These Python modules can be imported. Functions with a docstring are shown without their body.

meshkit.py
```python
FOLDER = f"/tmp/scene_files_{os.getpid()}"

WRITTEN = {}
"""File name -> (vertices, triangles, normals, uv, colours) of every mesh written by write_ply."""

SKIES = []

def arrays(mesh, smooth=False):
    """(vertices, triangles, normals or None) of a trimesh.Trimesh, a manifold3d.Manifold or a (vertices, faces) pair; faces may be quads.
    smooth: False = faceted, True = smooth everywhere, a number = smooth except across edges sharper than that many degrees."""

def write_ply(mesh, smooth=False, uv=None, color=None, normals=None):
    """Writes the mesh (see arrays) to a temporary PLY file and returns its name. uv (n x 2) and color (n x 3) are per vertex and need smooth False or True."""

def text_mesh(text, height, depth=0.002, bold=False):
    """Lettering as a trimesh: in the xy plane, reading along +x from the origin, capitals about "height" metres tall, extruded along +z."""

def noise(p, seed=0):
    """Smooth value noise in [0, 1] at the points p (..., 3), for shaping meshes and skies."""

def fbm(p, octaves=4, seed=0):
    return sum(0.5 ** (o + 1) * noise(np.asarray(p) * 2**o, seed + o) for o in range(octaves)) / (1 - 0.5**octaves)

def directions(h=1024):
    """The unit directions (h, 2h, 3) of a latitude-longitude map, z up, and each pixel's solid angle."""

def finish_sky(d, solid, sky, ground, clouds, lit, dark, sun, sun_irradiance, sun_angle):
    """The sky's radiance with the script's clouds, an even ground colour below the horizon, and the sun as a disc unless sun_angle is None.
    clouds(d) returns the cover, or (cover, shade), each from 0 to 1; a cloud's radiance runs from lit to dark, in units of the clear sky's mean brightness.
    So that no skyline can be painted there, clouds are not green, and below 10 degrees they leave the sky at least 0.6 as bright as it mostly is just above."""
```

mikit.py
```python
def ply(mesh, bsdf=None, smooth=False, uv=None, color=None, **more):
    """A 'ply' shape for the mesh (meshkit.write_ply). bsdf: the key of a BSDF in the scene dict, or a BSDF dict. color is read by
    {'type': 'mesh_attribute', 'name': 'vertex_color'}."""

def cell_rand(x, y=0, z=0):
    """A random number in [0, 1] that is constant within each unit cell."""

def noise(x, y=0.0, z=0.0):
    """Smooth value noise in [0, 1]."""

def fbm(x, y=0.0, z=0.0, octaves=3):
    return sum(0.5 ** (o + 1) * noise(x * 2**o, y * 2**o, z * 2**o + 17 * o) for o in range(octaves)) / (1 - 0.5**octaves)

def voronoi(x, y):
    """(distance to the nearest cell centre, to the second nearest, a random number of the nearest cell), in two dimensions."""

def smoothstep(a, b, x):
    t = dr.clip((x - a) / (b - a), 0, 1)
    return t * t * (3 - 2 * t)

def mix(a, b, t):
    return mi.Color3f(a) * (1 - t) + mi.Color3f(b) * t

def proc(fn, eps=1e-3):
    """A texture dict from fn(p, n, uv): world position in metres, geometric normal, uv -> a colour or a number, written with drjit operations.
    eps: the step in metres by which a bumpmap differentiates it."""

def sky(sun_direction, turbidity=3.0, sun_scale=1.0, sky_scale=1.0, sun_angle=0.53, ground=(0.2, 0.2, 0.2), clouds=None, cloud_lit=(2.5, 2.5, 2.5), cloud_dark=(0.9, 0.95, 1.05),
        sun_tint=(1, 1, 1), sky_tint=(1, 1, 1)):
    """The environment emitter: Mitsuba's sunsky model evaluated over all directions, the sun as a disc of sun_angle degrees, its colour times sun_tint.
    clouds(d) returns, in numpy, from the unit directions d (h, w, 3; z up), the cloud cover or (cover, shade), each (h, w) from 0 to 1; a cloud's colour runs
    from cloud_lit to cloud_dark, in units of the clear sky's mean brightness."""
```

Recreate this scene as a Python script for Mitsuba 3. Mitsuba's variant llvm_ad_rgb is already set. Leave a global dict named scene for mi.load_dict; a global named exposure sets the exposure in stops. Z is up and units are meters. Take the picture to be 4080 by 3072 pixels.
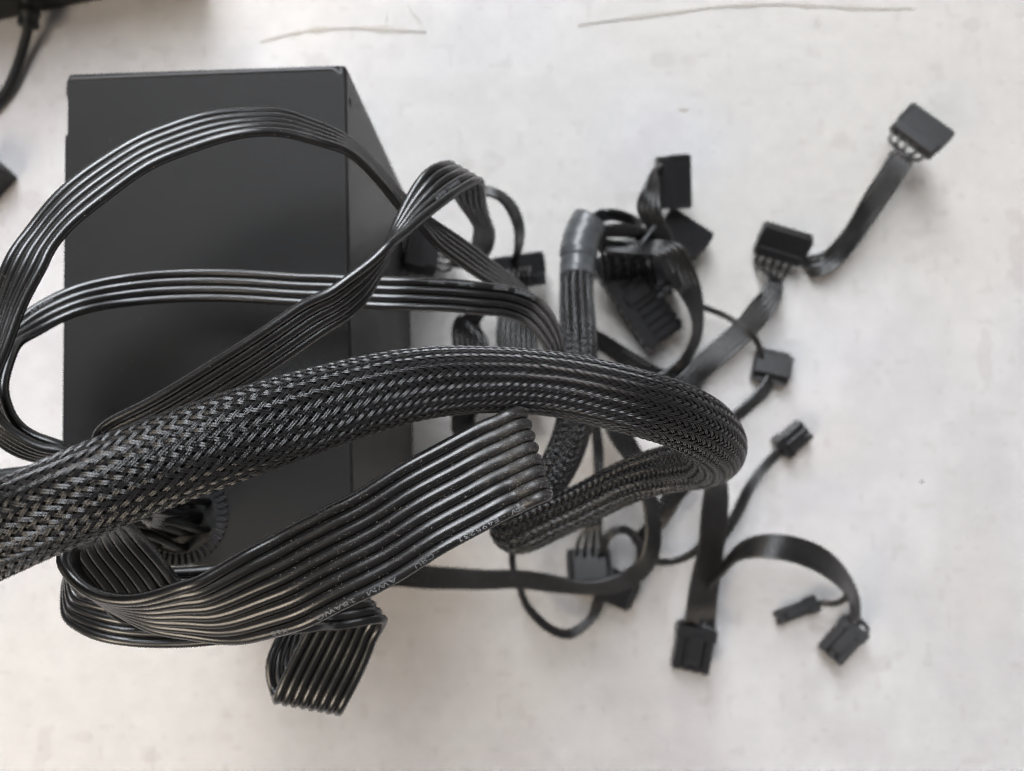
import math
import numpy as np, trimesh, manifold3d as m3d
import drjit as dr
import mitsuba as mi
import mikit, meshkit
from mikit import proc, fbm, noise, smoothstep, mix
from scipy.interpolate import CubicSpline

T = mi.ScalarTransform4f
rng = np.random.default_rng(7)
scene, labels = {'type': 'scene'}, {}

# ------------------------------------------------------------------ camera, light, exposure
EYE = np.array([0, 0, 0.3846])
FWD = np.array((-0.00960,0.07024,-0.99748)); UP = np.array((-0.00000,0.99753,0.07024))
scene['camera'] = {'type': 'thinlens', 'fov': 63.56, 'fov_axis': 'x', 'near_clip': 0.01, 'far_clip': 20.0,
                   'aperture_radius': 0.00082, 'focus_distance': 0.162,
                   'to_world': T().look_at(origin=EYE.tolist(), target=(EYE + FWD).tolist(), up=UP.tolist())}
exposure = -0.21
# room light: soft daylight from everywhere, a window beyond the far side of the table, a warm one to the near left
scene['room_light'] = {'type': 'constant', 'radiance': {'type': 'rgb', 'value': [0.17, 0.165, 0.165]}}


def window(key, pos, target, w, h, rgb, label):
    scene[key] = {'type': 'rectangle', 'to_world': T().look_at(origin=pos, target=target, up=[0, 0, 1]) @ T().scale([w / 2, h / 2, 1]),
                  'emitter': {'type': 'area', 'radiance': {'type': 'rgb', 'value': rgb}}}
    labels[key] = {'label': label, 'category': 'window'}


window('window', [-0.36, 1.15, 1.55], [0, 0, 0], 0.62, 1.9, [15.2, 15.9, 16.8], 'large daylit window beyond the far edge of the tabletop')
window('window_001', [-0.74, -0.58, 0.92], [-0.15, -0.1, 0], 0.55, 0.5, [9.6, 8.3, 6.7], 'warm lit window beyond the near left corner of the tabletop')

# ------------------------------------------------------------------ materials


def rgb(*v):
    return {'type': 'rgb', 'value': list(v) if len(v) == 3 else [v[0]] * 3}


def principled(col, rough, spec=0.5, **kw):
    return {'type': 'twosided', 'bsdf': {'type': 'principled', 'base_color': col, 'roughness': rough, 'specular': spec, **kw}}


def bump(b, fn, scale, eps):
    inner = b['bsdf'] if b['type'] == 'twosided' else b
    return {'type': 'twosided', 'bsdf': {'type': 'bumpmap', 'arbitrary': proc(fn, eps), 'scale': scale, 'bsdf': inner}}


def table_col(p, n, uv):
    a = fbm(p.x * 9, p.y * 9, 3.0, 4)
    b = fbm(p.x * 150, p.y * 150, 7.0, 3)
    c = noise(p.x * 1500, p.y * 1500)
    d = fbm(p.x * 38 + 5, p.y * 30, 4.0, 3)
    k = 0.94 + 0.07 * a + 0.10 * (b - 0.5) + 0.04 * (c - 0.5)
    mauve = mix((0.650, 0.632, 0.630), (0.605, 0.582, 0.584), smoothstep(0.36, 0.70, d))
    e = fbm(p.x * 14 + p.y * 5, p.y * 190, 9.0, 3)
    k = k + 0.035 * (e - 0.5)
    base = mix(mauve, (0.64, 0.605, 0.565), 0.8 * smoothstep(0.45, 0.68, fbm(p.x * 7 + 9, p.y * 7, 0.0, 3)))
    spot = smoothstep(0.72, 0.82, fbm(p.x * 60 + 3, p.y * 60, 1.0, 3))
    pit = smoothstep(0.84, 0.90, noise(p.x * 210 + 8, p.y * 210))
    return mix(base * k, (0.38, 0.33, 0.31), 0.20 * spot + 0.14 * pit)


def table_bump(p, n, uv):
    return fbm(p.x * 120, p.y * 120, 2.0, 2) + 0.5 * noise(p.x * 700, p.y * 700)


scene['table_mat'] = bump(principled(proc(table_col), 0.55, 0.35), table_bump, 0.00035, 2e-4)


def shell_col(p, n, uv):
    a = fbm(p.x * 60, p.y * 60, p.z * 60, 3)
    s = smoothstep(0.93, 0.96, noise(p.x * 1100, p.y * 1100, p.z * 1100))
    return mi.Color3f(0.0118, 0.0112, 0.0108) * (0.85 + 0.3 * a) + 0.035 * s


def shell_bump(p, n, uv):
    return fbm(p.x * 2600, p.y * 2600, p.z * 2600, 2)


scene['shell_mat'] = bump(principled(proc(shell_col), 0.60, 0.27), shell_bump, 0.00005, 6e-5)
scene['side_mat'] = bump(principled(proc(shell_col), 0.46, 0.46), shell_bump, 0.00005, 6e-5)
scene['edge_mat'] = principled(rgb(0.075, 0.077, 0.085), 0.35, 0.6)
scene['gap_mat'] = principled(rgb(0.005, 0.0055, 0.007), 0.6, 0.3)


def wire_col(p, n, uv):
    return mi.Color3f(0.0060, 0.0056, 0.0056) * (0.7 + 0.6 * fbm(p.x * 300, p.y * 300, p.z * 300, 2))


def wire_rough(p, n, uv):
    return 0.23 + 0.13 * fbm(p.x * 220, p.y * 220, p.z * 220, 3)


scene['wire_mat'] = principled(proc(wire_col), proc(wire_rough), 1.0)
FOLD = (0.0017,-0.0019,0.2300)


def fold_dust(p):
    d = dr.sqrt(dr.square(p.x - FOLD[0]) + dr.square(p.y - FOLD[1]) + dr.square(p.z - FOLD[2]))
    return 1 - smoothstep(0.004, 0.0135, d + 0.006 * (fbm(p.x * 500, p.y * 500, p.z * 500, 2) - 0.5))


def dusty_col(p, n, uv):
    sp = smoothstep(0.62, 0.80, noise(p.x * 4200, p.y * 4200, p.z * 4200))
    return wire_col(p, n, uv) + mi.Color3f(0.050, 0.046, 0.042) * fold_dust(p) * (0.25 + 1.2 * sp)


def dusty_rough(p, n, uv):
    return wire_rough(p, n, uv) + 0.25 * fold_dust(p)


scene['dusty_wire_mat'] = principled(proc(dusty_col), proc(dusty_rough), 0.85)
scene['braid_mat'] = principled(rgb(0.010, 0.0095, 0.0098), 0.19, 1.0, clearcoat=0.4, clearcoat_gloss=0.95)
scene['core_mat'] = principled(rgb(0.0035), 0.7, 0.15)
scene['plastic_mat'] = principled(rgb(0.014, 0.0138, 0.015), 0.32, 0.65)
scene['shrink_mat'] = principled(rgb(0.075, 0.079, 0.083), 0.33, 0.7)
scene['rubber_mat'] = principled(rgb(0.008, 0.0085, 0.008), 0.5, 0.35)
scene['print_mat'] = principled(rgb(0.30, 0.31, 0.325), 0.6, 0.3)
scene['faint_print_mat'] = principled(rgb(0.17, 0.175, 0.185), 0.6, 0.3)
scene['dust_mat'] = principled(rgb(0.36, 0.335, 0.30), 0.8, 0.2)
scene['crease_mat'] = principled(rgb(0.52, 0.485, 0.435), 0.8, 0.2)
scene['crumb_white_mat'] = principled(rgb(0.8, 0.79, 0.77), 0.6, 0.3)
scene['crumb_dark_mat'] = principled(rgb(0.16, 0.13, 0.11), 0.7, 0.3)

# ------------------------------------------------------------------ mesh helpers


def put(key, mesh, mat, smooth=35):
    base, n = key, 0
    while key in scene:
        n += 1
        key = f'{base}_{n:03d}'
    scene[key] = mikit.ply(mesh, mat, smooth=smooth)
    return key


def newkey(base):
    key, n = base, 0
    while key in labels:
        n += 1
        key = f'{base}_{n:03d}'
    return key


def thing(base, label, category, group=None):
    key = newkey(base)
    labels[key] = {'label': label, 'category': category}
    if group:
        labels[key]['group'] = group
    return key


def unit(v):
    return v / np.maximum(np.linalg.norm(v, axis=-1, keepdims=True), 1e-12)


def frames(P):
    t = unit(np.gradient(P, axis=0))
    u = np.zeros_like(P)
    a = np.array([0, 0, 1.0]) if abs(t[0, 2]) < 0.9 else np.array([1.0, 0, 0])
    u[0] = unit(np.cross(t[0], np.cross(a, t[0])))
    for i in range(1, len(P)):
        v = u[i - 1] - t[i] * (u[i - 1] @ t[i])
        u[i] = v / max(np.linalg.norm(v), 1e-9)
    return t, u, np.cross(t, u)


def tube(P, r, sides=10, flat=1.0):
    P = np.asarray(P, float)
    t, u, w = frames(P)
    r = np.broadcast_to(np.asarray(r, float), (len(P),))
    a = np.arange(sides) / sides * 2 * np.pi
    V = (P[:, None] + r[:, None, None] * (np.cos(a)[None, :, None] * u[:, None] * flat + np.sin(a)[None, :, None] * w[:, None])).reshape(-1, 3)
    n = len(P)
    i, j = np.meshgrid(np.arange(n - 1), np.arange(sides), indexing='ij')
    b, c = i * sides + j, i * sides + (j + 1) % sides
    F = np.concatenate([np.stack([b, c, c + sides], -1).reshape(-1, 3), np.stack([b, c + sides, b + sides], -1).reshape(-1, 3)])
    V = np.vstack([V, P[:1], P[-1:]])
    k = np.arange(sides)
    F = np.vstack([F, np.stack([np.full(sides, n * sides), (k + 1) % sides, k], -1), np.stack([np.full(sides, n * sides + 1), (n - 1) * sides + k, (n - 1) * sides + (k + 1) % sides], -1)])
    return trimesh.Trimesh(V, F, process=False)


def curve(pts, step=0.0012, closed=False):
    """A smooth curve through points (rows may carry more than three columns), sampled every step metres."""
    p = np.asarray(pts, float)
    d = np.concatenate([[0], np.cumsum(np.maximum(np.linalg.norm(np.diff(p[:, :3], axis=0), axis=1), 1e-4) ** 0.75)])
    cs = CubicSpline(d, p, bc_type='natural')
    q = cs(np.linspace(0, d[-1], 1500))
    s = np.concatenate([[0], np.cumsum(np.linalg.norm(np.diff(q[:, :3], axis=0), axis=1))])
    m = max(int(s[-1] / step), 6)
    si = np.linspace(0, s[-1], m)
    return np.stack([np.interp(si, s, q[:, k]) for k in range(p.shape[1])], 1)


def rows(mm):
    return np.array(mm, float) / 1000


def chamfer_box(w, d, h, c=0.0004):
    def b(x, y, z):
        return m3d.Manifold.cube([x, y, z], True)
    return m3d.Manifold.batch_hull([b(w, d - 2 * c, h - 2 * c), b(w - 2 * c, d, h - 2 * c), b(w - 2 * c, d - 2 * c, h)])


def tri(m):
    k = m.to_mesh()
    return trimesh.Trimesh(np.array(k.vert_properties[:, :3], float), np.array(k.tri_verts), process=False)


def pose(pos, yaw, rx=0.0, ry=0.0):
    """local x = width, local y = the mating direction, z = thickness; yaw turns local +y onto that world direction."""
    M = trimesh.transformations.translation_matrix(pos)
    R = trimesh.transformations.rotation_matrix
    return M @ R(yaw - math.pi / 2, [0, 0, 1]) @ R(rx, [1, 0, 0]) @ R(ry, [0, 1, 0])


def moved(m, M):
    m = tri(m) if not isinstance(m, trimesh.Trimesh) else m.copy()
    m.apply_transform(M)
    return m


def at(M, x, y, z):
    return (M @ np.array([x, y, z, 1.0]))[:3]

# ------------------------------------------------------------------ cables


def ribbon_paths(mm, n, pitch, step=0.0012):
    """mm: rows of centre and half-width vector (millimetres) along a flat cable -> the paths of its n bonded wires."""
    q = curve(rows(mm), step)
    C, Hh = q[:, :3], q[:, 3:]
    k = (n - 1) / 2 * pitch
    L = np.linalg.norm(Hh, axis=1, keepdims=True)
    Hh = Hh / np.maximum(L, 1e-9) * np.clip(L, k, 1.3 * k)
    s = np.linspace(0, len(C) * step, len(C))
    out = []
    for i in range(n):
        f = 1 - 2 * i / (n - 1)
        kn = int(s[-1] / 0.012) + 3
        wob = np.stack([np.interp(s, np.arange(kn) * 0.012, rng.normal(0, 0.000018, kn)) for _ in range(3)], 1)
        out.append(C + Hh * f + wob)
    return out


def add_wires(key, paths, radius, sides=10, mat='wire_mat'):
    for p in paths:
        put(key + '__wire', tube(p, radius, sides), mat, True)


def flat_cable(label, mm, n, pitch=0.0023, sides=10, step=0.0012, group=None, mat='wire_mat'):
    key = thing('flat_cable', label, 'cable', group)
    paths = ribbon_paths(mm, n, pitch, step)
    add_wires(key, paths, pitch * (0.46 if sides == 8 else 0.53 if n == 8 else 0.51), sides, mat)
    return key, paths


def extra_ribbon(key, mm, n, pitch=0.0023, sides=8, step=0.0015):
    paths = ribbon_paths(mm, n, pitch, step)
    add_wires(key, paths, pitch * 0.46, sides)
    return paths


def printed(key, path, radius, text, s0, height=0.00115, reverse=False, phi=0.0, gap=1.0, mat='print_mat'):
    """White lettering printed along a wire, s0 metres from its start, phi radians round from the top of the wire."""
    tm = meshkit.text_mesh(text, height, 0.00002)
    V = np.array(tm.vertices)
    y0 = height / 2
    s = np.concatenate([[0], np.cumsum(np.linalg.norm(np.diff(path, axis=0), axis=1))])
    x = s0 + (-1 if reverse else 1) * V[:, 0] * gap
    c = np.stack([np.interp(x, s, path[:, k]) for k in range(3)], 1)
    tg = np.gradient(path, axis=0)
    ex = unit(np.stack([np.interp(x, s, tg[:, k]) for k in range(3)], 1)) * (-1 if reverse else 1)
    view = unit(EYE - c)
    nn = unit(view - ex * (view * ex).sum(1, keepdims=True))
    up = np.cross(nn, ex)
    a = phi + (V[:, 1] - y0) / radius
    r = radius + 0.00002 + V[:, 2]
    W = c + r[:, None] * (np.cos(a)[:, None] * nn + np.sin(a)[:, None] * up)
    put(key + '__lettering', trimesh.Trimesh(W, tm.faces, process=False), mat, False)


def dust(key, paths, radius, count, lo=0.0, hi=1.0, size=0.00006, power=1.0, lint=0.12):
    """Specks and short fibres lying on the upper side of the wires."""
    Vs, Fs, k = [], [], 0
    tet = np.array([[1, 1, 1], [1, -1, -1], [-1, 1, -1], [-1, -1, 1]], float)
    tf = np.array([[0, 1, 2], [0, 3, 1], [0, 2, 3], [1, 3, 2]])
    for _ in range(count):
        p = paths[rng.integers(len(paths))]
        i = int((lo + (hi - lo) * rng.random() ** power) * (len(p) - 2))
        t = unit(p[i + 1] - p[i])
        v = unit(EYE - p[i])
        nn = unit(v - t * (v @ t))
        u = np.cross(nn, t)
        a = rng.normal(0, 0.55)
        o = p[i] + t * rng.random() * 0.001 + radius * (math.cos(a) * nn + math.sin(a) * u)
        sc = size * rng.uniform(0.5, 1.5)
        B = rng.normal(size=(3, 3))
        B = np.linalg.qr(B)[0] * sc
        if rng.random() < lint:
            B[0] *= rng.uniform(2, 4)
            B[1:] *= 0.5
        Vs.append(o + tet @ B)
        Fs.append(tf + k)
        k += 4
    kk = put(key + '__dust', trimesh.Trimesh(np.vstack(Vs), np.vstack(Fs), process=False), 'dust_mat', False)
    labels[kk] = {'label': 'pale dust specks and lint lying on the wires', 'kind': 'stuff'}

# ------------------------------------------------------------------ connectors (parts of a cable)


def pin_block(key, name, M, cols, nrows, length, pitch=0.0042, latch=True):
    b = m3d.Manifold()
    w, h = cols * pitch, nrows * pitch
    for i in range(cols):
        for j in range(nrows):
            c = chamfer_box(pitch * 0.88, length * 0.8, pitch * 0.95, 0.0005).translate([(i - (cols - 1) / 2) * pitch, length * 0.1, (j - (nrows - 1) / 2) * pitch])
            b += c
    b += chamfer_box(w + 0.0008, length * 0.28, h + 0.0012, 0.0004).translate([0, -length * 0.36, 0])
    b += m3d.Manifold.cube([w - 0.001, length * 0.76, max(h - 0.0035, 0.0024)], True)
    for i in range(cols):
        for j in range(nrows):
            b -= m3d.Manifold.cube([pitch * 0.6, 0.006, pitch * 0.6], True).translate([(i - (cols - 1) / 2) * pitch, length * 0.5, (j - (nrows - 1) / 2) * pitch])
            b -= m3d.Manifold.cube([pitch * 0.66, 0.005, pitch * 0.66], True).translate([(i - (cols - 1) / 2) * pitch, -length * 0.5, (j - (nrows - 1) / 2) * pitch])
    k = put(f'{key}__{name}', moved(b, M), 'plastic_mat', 25)
    if latch:
        l = chamfer_box(min(w * 0.42, 0.0055), length * 0.62, 0.0014, 0.0003).translate([0, -length * 0.02, h / 2 + 0.0017]) \
            + chamfer_box(min(w * 0.42, 0.0055), 0.002, 0.003, 0.0003).translate([0, -length * 0.05, h / 2 + 0.0009]) \
            + chamfer_box(min(w * 0.42, 0.0055), 0.0016, 0.0024, 0.0003).translate([0, length * 0.27, h / 2 + 0.0006])
        put(f'{k}__latch', moved(l, M), 'plastic_mat', 25)
    return k


def blade_connector(key, M, w=0.0225, d=0.0150, h=0.0056, name='connector'):
    """Flat drive power plug: slotted mating face at +y, wires pressed in under a snap-on cover at the rear."""
    b = chamfer_box(w, d, h, 0.00045)
    b -= m3d.Manifold.cube([w - 0.003, 0.012, 0.0017], True).translate([0, d / 2 - 0.002, 0.0004])
    b -= m3d.Manifold.cube([0.0017, 0.012, 0.0030], True).translate([w / 2 - 0.0026, d / 2 - 0.002, 0.0002])
    for i in range(15):
        b -= m3d.Manifold.cube([0.00045, d * 0.42, 0.0005], True).translate([(i - 7) * 0.00125, d * 0.2, h / 2])
    b += chamfer_box(0.0016, d * 0.55, h + 0.0012, 0.0003).translate([w / 2 - 0.0004, d * 0.14, 0])
    b += chamfer_box(0.0016, d * 0.55, h + 0.0012, 0.0003).translate([-w / 2 + 0.0004, d * 0.14, 0])
    k = put(f'{key}__{name}', moved(b, M), 'plastic_mat', 25)
    c = chamfer_box(w - 0.0016, d * 0.34, h + 0.0022, 0.0005).translate([0, -d * 0.31, 0])
    for i in range(5):
        c -= m3d.Manifold.cylinder(0.02, 0.00125, 0.00125, 12, True).rotate([90, 0, 0]).translate([(i - 2) * 0.0037, -d * 0.5, -0.0002])
    put(f'{k}__cover', moved(c, M), 'plastic_mat', 25)
    return k


def peripheral_connector(key, M, w=0.0205, d=0.0170, h=0.0066):
    b = m3d.Manifold.batch_hull([chamfer_box(w, d, h * 0.55, 0.0004).translate([0, 0, -h * 0.2]), chamfer_box(w - 0.004, d, h, 0.0004)])
    b -= chamfer_box(w - 0.003, d, h - 0.002, 0.0004).translate([0, -d * 0.72, 0])
    for i in range(4):
        b -= m3d.Manifold.cylinder(0.012, 0.0014, 0.0014, 14, True).rotate([90, 0, 0]).translate([(i - 1.5) * 0.00508, d * 0.4, 0])
    b += chamfer_box(0.0012, d * 0.8, h * 0.5, 0.0002).translate([w / 2, 0, -h * 0.1]) + chamfer_box(0.0012, d * 0.8, h * 0.5, 0.0002).translate([-w / 2, 0, -h * 0.1])
    return put(f'{key}__connector', moved(b, M), 'plastic_mat', 25)


def single_wires(key, plist, r=0.00085, sides=8, mat='wire_mat'):
    for pts in plist:
        put(key + '__wire', tube(curve(pts, 0.0012), r, sides), mat, True)


def fan_in(key, paths_end, M, xs, y, z, lead=0.006, r=0.00085):
    """Separate wires from the end of a flat cable into the rear of a connector."""
    for p, x in zip(paths_end, xs):
        a = at(M, x, y, z)
        d = unit(at(M, x, y - 1, z) - a)
        t = unit(p[-1] - p[-4])
        put(key + '__wire', tube(curve([p[-1] - t * 0.002, p[-1] + t * lead * 0.4, a + d * lead, a - d * 0.003], 0.0012), r, 8), 'wire_mat', True)

# ------------------------------------------------------------------ the setting: white tabletop
g = 1.5
top = trimesh.Trimesh([[-g, -g, 0], [g, -g, 0], [g, g, 0], [-g, g, 0]], [[0, 1, 2], [0, 2, 3]], process=False)
scene['tabletop'] = mikit.ply(top, 'table_mat', uv=np.array([[0, 0], [1, 0], [1, 1], [0, 1]]) * 3.0)
labels['tabletop'] = {'label': 'scuffed matt white tabletop', 'kind': 'structure'}


def crease(mm, wmax):
    p = curve(rows(mm), 0.002)
    n = len(p)
    s = np.linspace(0, 1, n)
    w = wmax * np.sin(np.pi * s) ** 0.7 * np.clip(np.interp(s, np.linspace(0, 1, 23), rng.random(23)) * 1.5 - 0.25, 0.02, 1.2)
    t = unit(np.gradient(p, axis=0))
    side = np.stack([-t[:, 1], t[:, 0], 0 * t[:, 0]], 1)
    V = np.concatenate([p + side * w[:, None] * 0.5, p - side * w[:, None] * 0.5, p * [1, 1, 0] + [0, 0, 0.0009]])
    V[:2 * n, 2] = 0.00015
    i = np.arange(n - 1)
    F = np.vstack([np.stack(x, -1) for x in ((i + n, i + n + 1, i + 2 * n + 1), (i + n, i + 2 * n + 1, i + 2 * n), (i + 2 * n, i + 2 * n + 1, i + 1), (i + 2 * n, i + 1, i))])
    put('tabletop__crease', trimesh.Trimesh(V, F, process=False), 'crease_mat', True)


crease([(-124.8,193,0),(-111.2,196.6,0),(-95.9,199.1,0),(-79.1,199.6,0),(-65.5,199,0),(-44.9,197.4,0)], 0.0042)
crease([(27.6,200.4,0),(55.6,204.5,0),(72.4,206.5,0),(94.2,209.2,0),(114.3,210.4,0),(129.5,210.3,0),(147.8,209.3,0),(164.5,208.4,0),(188.8,208,0)], 0.0042)
crease([(-54.1,212.5,0),(-52.3,207.5,0),(-48.3,203.1,0),(-46.9,199.7,0)], 0.0016)
crease([(-63.8,206.3,0),(-64.6,202.5,0),(-63.6,198.1,0)], 0.0008)


def crumb(pos, size, mat, label):
    m = trimesh.creation.icosphere(subdivisions=2, radius=1.0)
    V = np.array(m.vertices)
    V *= (0.7 + 0.6 * meshkit.fbm(V * 1.7 + pos[0] * 90, 3))[:, None] * np.array(size)
    V[:, 2] = np.maximum(V[:, 2], -size[2] * 0.5) + size[2] * 0.5
    k = thing('crumb', label, 'crumb')
    scene[k] = mikit.ply(trimesh.Trimesh(V + np.array(pos), m.faces, process=False), mat, smooth=50)


crumb((0.0924,0.1396,0.0000), (0.0010, 0.0007, 0.0004), 'crumb_white_mat', 'tiny white crumb near the upright drive plug')
crumb((0.1850,-0.0173,0.0000), (0.0008, 0.0006, 0.0004), 'crumb_dark_mat', 'single dark crumb alone on the bare white tabletop')
crumb((0.0778,0.1589,0.0000), (0.0024, 0.0010, 0.0003), 'crease_mat', 'flat pale brown flake on the tabletop behind the drive plugs')

# ------------------------------------------------------------------ power supply box, standing on its socket side
psu = thing('power_supply', 'dark grey metal power supply box standing on end with cables coming out of its top', 'power supply')
W, L, H, yaw = 0.086, 0.150, 0.140, 0.03
PM = trimesh.transformations.translation_matrix([-0.1390, 0.1126, 0]) @ trimesh.transformations.rotation_matrix(yaw, [0, 0, 1])
# local: x 0..W to the right, y 0..-L towards the viewer


def rounded_slab(x0, x1, y0, y1, z0, z1, r):
    s = [m3d.Manifold.sphere(r, 20).translate([x, y, z]) for x in (x0 + r, x1 - r) for y in (y0 + r, y1 - r) for z in (z0 + r, z1 - r)]
    return m3d.Manifold.batch_hull(s)


body = rounded_slab(0, W, -L, 0.0006, 0.0002, H + 0.0001, 0.0015)
body -= m3d.Manifold.cylinder(0.004, 0.0016, 0.0016, 20, True).rotate([0, 90, 0]).translate([W, -0.0095, H - 0.005])
put(psu + '__housing', moved(body, PM), 'side_mat', 30)
# lid sheet: stops short of the far edge and of the left edge, corner relief cut at far right
outline = [(0.0013, -L + 0.001), (W - 0.0006, -L + 0.001), (W - 0.0006, -0.0034), (W - 0.0012, -0.0034), (W - 0.0018, -0.0030), (W - 0.0034, -0.0016), (W - 0.0040, -0.0013),
           (0.0030, -0.0017), (0.0006, -0.0020), (0.0004, -0.006), (0.0013, -0.0100), (0.0013, -0.0135), (0.0011, -0.016)]
lid = m3d.CrossSection([outline]).extrude(0.0016).translate([0, 0, H - 0.0009])
lid -= m3d.Manifold.cylinder(0.01, 0.0140, 0.0140, 64, True).translate([0.0345, -0.1345, H])
put(psu + '__lid', moved(lid, PM), 'shell_mat', 20)
lip = tube([[0.002, -0.0016, H + 0.0004], [0.03, -0.0014, H + 0.0005], [0.06, -0.0012, H + 0.0005], [W - 0.0042, -0.0011, H + 0.0005], [W - 0.0030, -0.0018, H + 0.0004], [W - 0.0016, -0.0031, H + 0.0003]], 0.00045, 8)
lip.vertices[:, 2] += 0.0003
fl = chamfer_box(W - 0.004, 0.0013, 0.0006, 0.0002).translate([W / 2, -0.0007, H + 0.0001])
put(psu + '__flange', moved(fl, PM), 'gap_mat', 20)
fl = chamfer_box(0.0013, L - 0.022, 0.0006, 0.0002).translate([0.0006, -L / 2 - 0.008, H + 0.0001])
put(psu + '__flange', moved(fl, PM), 'gap_mat', 20)
put(psu + '__lip', moved(lip, PM), 'edge_mat', True)
for x in (0.0305, 0.0785):
    put(psu + '__rivet', moved(m3d.Manifold.sphere(0.0007, 14).scale([1.3, 1, 0.7]).translate([x, -0.0007, H - 0.0003]), PM), 'edge_mat', True)
# cable grommet with radial ribs
gx, gy = 0.0345, -0.1345
ring = m3d.Manifold.cylinder(0.0018, 0.0158, 0.0150, 64).translate([gx, gy, H - 0.001]) - m3d.Manifold.cylinder(0.01, 0.0112, 0.0112, 64, True).translate([gx, gy, H])
gk = put(psu + '__grommet', moved(ring, PM), 'plastic_mat', 30)
for i in range(44):
    a = i / 44 * 2 * math.pi
    t_ = chamfer_box(0.0033, 0.00105, 0.0012, 0.0003).translate([0.0133, 0, 0]).rotate([0, 0, math.degrees(a)]).translate([gx, gy, H + 0.0012])
    put(gk + '__rib', moved(t_, PM), 'plastic_mat', 20)
gc = (PM @ np.array([gx, gy, H, 1]))[:3]

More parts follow.
